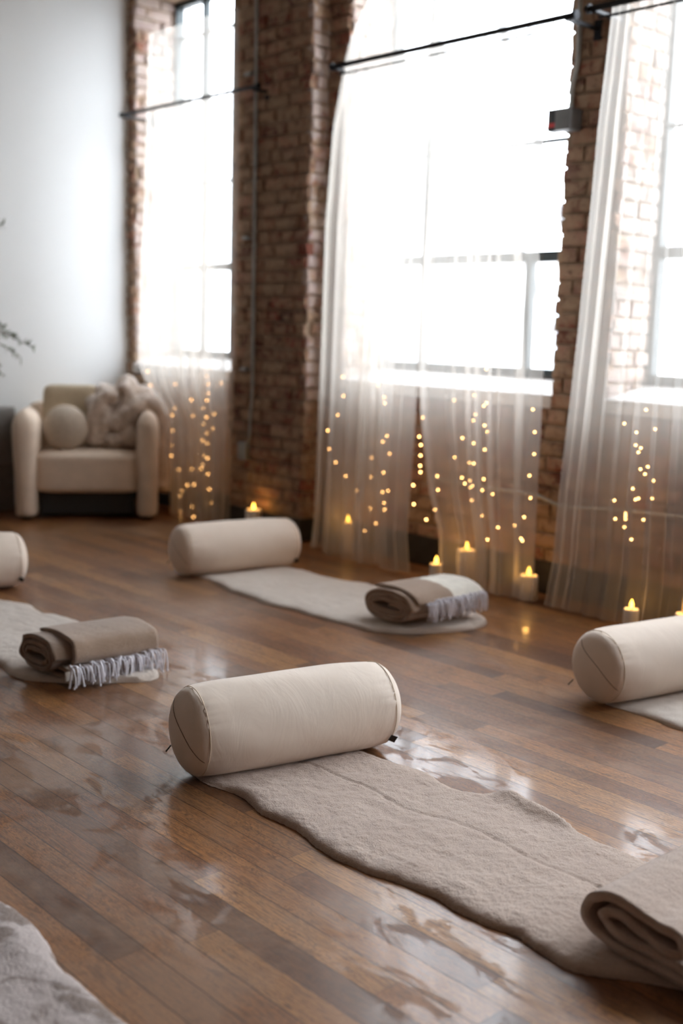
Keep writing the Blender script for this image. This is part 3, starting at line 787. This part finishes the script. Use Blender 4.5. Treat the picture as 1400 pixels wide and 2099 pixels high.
# ---------------------------------------------------------------- candles
def candle(px, py, Y, d, h, lab, glow=.4):
    """px,py of the base centre; standing at depth Y"""
    x = W(px, py, Y)[0]; r = d/2
    root = tag(empty('pillar_candle', (x, Y, 0)), lab, 'candle', 'lit candles along the window wall')
    bm = B(); lathe(bm, [(r*.96, 0.0005), (r, .003), (r, h-.004), (r*.95, h), (r*.80, h-.001), (r*.70, h-.006), (.004, h-.008)], 36)
    obj('wax', bm, M['wax'], root, True)
    bm = B(); lathe(bm, [(.0015, h-.008), (.0015, h+.004)], 8); obj('wick', bm, M['dark'], root)
    bm = B(); s = .9
    lathe(bm, [(.0005, h+.002), (.005, h+.005), (.0085, h+.012), (.0085, h+.018), (.006, h+.027), (.003, h+.035), (.0005, h+.040)], 16)
    obj('flame', bm, M['flame'], root, True)
    l = bpy.data.lights.new('flame_light', 'POINT'); l.energy = glow; l.color = (1, .5, .12); l.shadow_soft_size = .012
    lo = bpy.data.objects.new('flame_light', l); C.objects.link(lo); lo.parent = root; lo.location = (0, 0, h+.030)
candle(519, 1092, 4.10, .090, .150, 'ivory candle behind the middle-distance bolster, at the foot of the brick pillar')
candle(711, 1146, 4.20, .058, .165, 'tall slim ivory candle behind the left part of the middle curtain')
candle(893, 1187, 4.09, .060, .078, 'small ivory candle in the slit between the two middle curtains')
candle(953, 1205, 4.15, .090, .165, 'thick tall ivory candle behind the right middle curtain, above the folded throw')
candle(1081, 1228, 4.13, .088, .112, 'wide ivory candle behind the bottom corner of the right middle curtain')
candle(1291, 1292, 3.96, .062, .112, 'ivory candle right of the curtain hem, behind the right-edge bolster')
candle(1402, 1315, 4.0, .085, .130, 'ivory candle cut off by the right edge, behind the bolster')

# ---------------------------------------------------------------- conduits and boxes
bm = B(); Y = PY-.025
p = [W(527.5, -60, Y), W(524, 300, Y), W(520, 600, Y), W(518, 790, Y), W(514, 850, Y), W(512, 905, Y)]
tube(bm, smooth_path(p, 4), .0105, 10); r_ = tag(empty('conduit', tuple(p[-1])), 'vertical metal conduit down the brick pillar to a small outlet box', 'conduit')
obj('pipe', bm, M['galv'], r_, True)
bm = B(); q = W(505, 925, Y); box(bm, q[0]-.045, q[0]+.03, PY-.055, PY-.006, q[2]-.05, q[2]+.055, .004); obj('outlet_box', bm, M['galv'], r_)
for z in (2.6, 1.7, .95):
    bm = B(); xx = -5.36; box(bm, xx-.03, xx+.03, PY-.042, PY-.008, z-.008, z+.008, .001); obj('strap', bm, M['galv'], r_)
at_root(r_)
Y = WY-.03
p = [W(1192, -80, Y), W(1188, 60, Y), W(1184, 130, Y), W(1174, 175, Y), W(1171, 222, Y)]
bm = B(); tube(bm, smooth_path(p, 5), .0115, 10); r_ = tag(empty('junction_box', tuple(p[-1])), 'grey electrical box with black side and red stripe on the narrow brick pier', 'electrical box')
obj('conduit', bm, M['galv'], r_, True)
a, b = W(1158, 228, Y), W(1186, 268, Y)
bm = B(); box(bm, a[0], b[0], WY-.10, WY-.006, b[2], a[2], .004); obj('grey_housing', bm, M['greybox'], r_)
a, b = W(1133, 228, Y-.02), W(1159, 269, Y-.02)
bm = B(); box(bm, a[0], b[0], WY-.085, WY-.03, b[2], a[2], .003); obj('black_housing', bm, M['black'], r_)
bm = B(); box(bm, a[0]+.002, b[0]-.002, WY-.087, WY-.084, b[2]+.016, b[2]+.034, .0005); o = obj('stripe', bm, M['red'], r_); o['label'] = 'red stripe'
bm = B()
for dx, dz in ((.060, .062),): lathe(bm, [(.007, -.002), (.007, .002)], 14, loc=(0, 0, 0)); bmesh.ops.rotate(bm, verts=bm.verts, matrix=Matrix.Rotation(PI/2, 3, 'X')); bmesh.ops.translate(bm, verts=bm.verts, vec=(a[0]+dx, WY-.088, b[2]+dz))
obj('knob', bm, M['label'], r_)
at_root(r_)
bm = B()
for pts in ([(1133, 262), (1118, 264), (1110, 290), (1118, 320), (1134, 346), (1150, 350)], [(1134, 266), (1124, 290), (1132, 322), (1143, 349)]):
    tube(bm, smooth_path([W(x, y, WY-.06) for x, y in pts], 5), .0028, 6)
tag(obj('cable', bm, M['cabl'], None, True), 'thin white cable looping below the electrical box', 'cable')
bm = B()
pts = [(880, 978), (930, 988), (1000, 1000), (1093, 1014), (1115, 1022), (1140, 1034), (1165, 1039), (1195, 1041), (1260, 1045), (1330, 1052), (1400, 1061), (1560, 1085)]
tube(bm, smooth_path([W(x, y, WY-.035) for x, y in pts], 4), .0095, 8)
tag(obj('conduit', bm, M['galv'], None, True), 'thin horizontal conduit low on the brick wall behind the curtains', 'conduit')

# ---------------------------------------------------------------- armchair
A0 = G(52, 1068); A1 = G(302, 1068); ang = math.atan2(A1[1]-A0[1], A1[0]-A0[0]); AW = math.hypot(A1[0]-A0[0], A1[1]-A0[1])
chair = tag(empty('armchair', ((A0[0]+A1[0])/2, (A0[1]+A1[1])/2, 0), ang), 'cream boucle armchair with rounded arms that reach the floor', 'armchair')
def subsurf(o, lv=2):
    md = o.modifiers.new('sub', 'SUBSURF'); md.levels = lv; md.render_levels = lv
for s in (-1, 1):
    # section rings going up the front and back over the top: a fat rounded slab
    bm = B(); D = .55
    def sect(z):                      # half thickness, x offset, front y, back y
        t = z/.66
        th = .070+.026*max(0, (t-.35)/.65)**1.2
        if s > 0: th = .066+.010*max(0, (t-.45)/.55)
        top = max(0, (z-.52)/.14)
        k = math.sqrt(max(0.0004, 1-min(1, top)**2.2))
        return th*k, s*(.004*t), .0+.10*(1-math.sqrt(max(0, 1-top*top*.96)))-.02*math.sin(t*PI), D-.14*top
    rings = []
    zs = [0.02, .03, .1, .2, .3, .4, .48, .54, .58, .61, .635, .65, .658, .662]
    for z in zs:
        th, ox, yf, yb = sect(z); ring = []
        for k in range(24):
            a = 2*PI*k/24; ca, sa = math.cos(a), math.sin(a)
            yy = (yf+yb)/2+(yb-yf)/2*math.copysign(abs(sa)**.45, sa); xx = th*math.copysign(abs(ca)**.75, ca)
            ring.append(bm.verts.new((s*(AW/2)+ox+xx, yy, z)))
        rings.append(ring)
    for a, b in zip(rings, rings[1:]):
        for k in range(24): bm.faces.new((a[k], a[(k+1) % 24], b[(k+1) % 24], b[k]))
    bm.faces.new(rings[0][::-1]); bm.faces.new(rings[-1])
    subsurf(obj('arm', bm, M['boucle'], chair, True), 1)
    for yy in (.08, .48):
        bm = B(); lathe(bm, [(.03, 0), (.03, .025)], 16, loc=(s*AW/2, yy, 0)); obj('foot', bm, M['dark'], chair)
def rbox(name, x0, x1, y0, y1, z0, z1, r, mat, parent, crown=0):
    bm = B(); bmesh.ops.create_cube(bm, size=1)
    bmesh.ops.subdivide_edges(bm, edges=bm.edges[:], cuts=6, use_grid_fill=True)
    for v in bm.verts:
        p = Vector((v.co.x*(x1-x0), v.co.y*(y1-y0), v.co.z*(z1-z0)))
        h = Vector(((x1-x0)/2-r, (y1-y0)/2-r, (z1-z0)/2-r))
        q = Vector([max(-h[i], min(h[i], p[i])) for i in range(3)])
        d = p-q
        if d.length > 1e-6 and d.length > r*0.2: p = q+d.normalized()*r
        if v.co.z > .3: p.z += crown*math.cos(v.co.x*PI)*math.cos(v.co.y*PI*.9)
        v.co = p+Vector(((x0+x1)/2, (y0+y1)/2, (z0+z1)/2))
    return obj(name, bm, mat, parent, True)
subsurf(rbox('seat', -AW/2+.045, AW/2-.045, .045, .53, .155, .41, .04, M['boucle'], chair, .012), 1)
subsurf(rbox('backrest', -AW/2-.03, AW/2+.03, .47, .61, .22, .70, .065, M['boucle'], chair), 1)
bm = B(); box(bm, -AW/2+.08, AW/2-.08, .10, .55, .025, .165, .01); o = obj('seat_shade_block', bm, M['dark'], chair); o['label'] = 'dark block added as the shade under the seat'  # added dark block, stands in for the shade below the seat
def cmat(p): return chair.matrix_basis @ Vector(p)
# square cushion behind, round cushion, fur throw
o = rbox('square_cushion', -.18, .18, -.055, .055, -.18, .18, .045, M['cush'], None); subsurf(o, 1)
o.location = cmat((-.105, .385, .625)); o.rotation_euler = (math.radians(-10), 0, ang); tag(o, 'sand coloured square cushion behind the round one on the armchair', 'cushion')
bm = B(); bmesh.ops.create_uvsphere(bm, u_segments=32, v_segments=20, radius=.138)
for v in bm.verts: v.co.y *= .72; v.co *= 1+.01*nz(*(v.co*20))
o = obj('round_cushion', bm, M['pillow'], None, True); o.location = cmat((-.135, .22, .55)); o.rotation_euler = (math.radians(-12), 0, ang)
tag(o, 'round oatmeal boucle ball cushion at the left of the armchair seat', 'cushion')
bm = B()
def blob(path, r, n=10):
    tube(bm, smooth_path(path, 5), r if isinstance(r, float) else r, n)
def ball(p, r, sq=(1, 1, 1)):
    g = bmesh.ops.create_icosphere(bm, subdivisions=3, radius=r)
    for v in g['verts']: v.co = Vector((v.co.x*sq[0], v.co.y*sq[1], v.co.z*sq[2]))+Vector(p)
S = AW/2
for p, r, q in (((.10, .36, .58), .10, (1, .7, 1.5)), ((.16, .36, .55), .12, (1, .7, 1.4)), ((.10, .40, .74), .085, (1, .8, .9)), ((.235, .42, .78), .085, (.9, .8, 1.15)),
                ((.05, .27, .475), .055, (1.3, 1, .8)), ((.15, .25, .470), .055, (1.2, 1, .8)), ((.25, .28, .50), .07, (1, 1, 1)), ((.30, .42, .66), .09, (1, 1, 1)), ((.22, .30, .60), .07, (1, 1, 1)),
                ((.03, .31, .70), .05, (1, 1, 1)), ((.30, .36, .60), .08, (1, 1, 1))):
    ball(p, r, q)
for path, r in (([(.03, .27, .50), (.035, .25, .62), (.09, .25, .74), (.17, .28, .74)], .045), ([(.20, .30, .82), (.25, .30, .74), (.21, .26, .64), (.14, .24, .56)], .045),
                ([(.17, .28, .55), (.23, .25, .63), (.30, .27, .69), (.36, .34, .70)], .05), ([(.06, .28, .50), (.10, .25, .58), (.09, .27, .67)], .042),
                ([(.28, .30, .68), (S-.01, .30, .715), (S+.085, .32, .64), (S+.10, .33, .40), (S+.10, .34, .16)], [.05]*21),
                ([(.26, .42, .76), (S+.0, .44, .74), (S+.10, .46, .60), (S+.11, .46, .36), (S+.11, .46, .12)], [.055]*21)):
    tube(bm, smooth_path(path, 5), r, 10)
o = obj('fur_throw', bm, M['furthrow'], None, True)
rm = o.modifiers.new('remesh', 'REMESH'); rm.mode = 'VOXEL'; rm.voxel_size = .010; rm.use_smooth_shade = True
sm_ = o.modifiers.new('smooth', 'SMOOTH'); sm_.iterations = 5
tx = bpy.data.textures.new('fur_lumps', 'CLOUDS'); tx.noise_scale = .05
dp = o.modifiers.new('disp', 'DISPLACE'); dp.texture = tx; dp.strength = .02; dp.mid_level = .5
o.location = chair.location; o.rotation_euler = (0, 0, ang); tag(o, 'crumpled taupe faux fur throw heaped on the armchair and over its right arm', 'throw')

# ---------------------------------------------------------------- grey cabinet at the left edge
cr = G(31, 1046)
root = tag(empty('cabinet', (WX+.03, cr[1]-.5, 0)), 'low grey cabinet with a ribbed upper front, left of the armchair', 'cabinet')
xf = cr[0]-WX-.03
bm = B(); box(bm, 0, xf, -.6, .5, 0, .30, .006); obj('plinth', bm, M['greyl'], root)
bm = B(); box(bm, 0, xf+.02, -.61, .50, .30, .66, .006); obj('body', bm, M['grey'], root)
bm = B()
for k in range(13): box(bm, xf+.018, xf+.030, -.605, .497, .315+k*.026, .315+k*.026+.014, .003)
obj('ribbed_front', bm, M['grey'], root)

# ---------------------------------------------------------------- olive tree left of frame, branches reach in
rt_ = tag(empty('potted_olive_tree', (-6.0, 2.60, 0)), 'potted olive tree at the left edge, only a few leafy twigs in view', 'plant')
bm = B(); lathe(bm, [(.11, 0), (.14, .02), (.165, .30), (.17, .33), (.155, .33), (.15, .30), (.01, .29)], 28); obj('pot', bm, M['pot'], rt_, True)
bm = B(); lathe(bm, [(.148, .285), (.148, .30), (.01, .305)], 24); obj('soil', bm, M['soil'], rt_)
bt = B(); bl = B(); rn = random.Random(4)
tube(bt, smooth_path([(0, 0, .28), (.01, .01, .7), (-.01, -.01, 1.2), (.0, .0, 1.9)], 5), [.018]*10+[.012]*6, 8)
def twig(a, b, sag=.03, nl=26, ls=.042):
    a, b = Vector(a), Vector(b); mid = (a+b)/2+Vector((0, 0, sag)); P = smooth_path([a, mid, b], 8)
    tube(bt, P, [.005*(1-.7*i/len(P)) for i in range(len(P))], 6)
    for k in range(nl):
        t = .3+.7*k/nl; i = min(int(t*(len(P)-1)), len(P)-2); p = P[i].lerp(P[i+1], t*(len(P)-1)-i)
        d = (P[i+1]-P[i]).normalized()
        s = Vector((rn.uniform(-1, 1), rn.uniform(-1, 1), rn.uniform(-1, 1))); s = (s-d*s.dot(d)).normalized()
        ax = (d*.6+s).normalized(); w = ax.cross(Vector((rn.random(), rn.random(), rn.random()))).normalized()*ls*.16
        l = ls*rn.uniform(.7, 1.2); h = w.cross(ax).normalized()*.002
        pts = [p, p+ax*l*.35+w, p+ax*l, p+ax*l*.35-w, p+ax*l*.45+h]
        v = [bl.verts.new(q) for q in pts]
        for q in ((0, 1, 4), (1, 2, 4), (2, 3, 4), (3, 0, 4)): bl.faces.new([v[x] for x in q])
RT = Vector((-6.0, 2.60, 0))
def tgt(px, py, Yd): return Vector(W(px, py, Yd))-RT
for (x, y, Yd) in ((72, 714, 2.95), (30, 690, 2.92), (45, 735, 2.96), (12, 672, 2.9)):
    twig((0, 0, 1.15), tgt(x, y, Yd), .05, 34)
twig((0, 0, 1.1), tgt(6, 770, 2.9), .12, 40); twig((0, 0, 1.1), tgt(-10, 750, 2.9), .12, 40)
for (x, y, Yd) in ((8, 460, 2.9), (-10, 440, 2.9), (-20, 490, 2.9)): twig((0, 0, 1.55), tgt(x, y, Yd), .02, 30)
for k in range(14):
    z0 = rn.uniform(.9, 1.9); a = rn.uniform(PI*.6, PI*1.7)
    twig((0, 0, z0), (.38*math.cos(a), .38*math.sin(a), z0+rn.uniform(.05, .3)), .03, 26)
obj('branches', bt, M['bark'], rt_, True); obj('foliage', bl, M['leaf'], rt_)
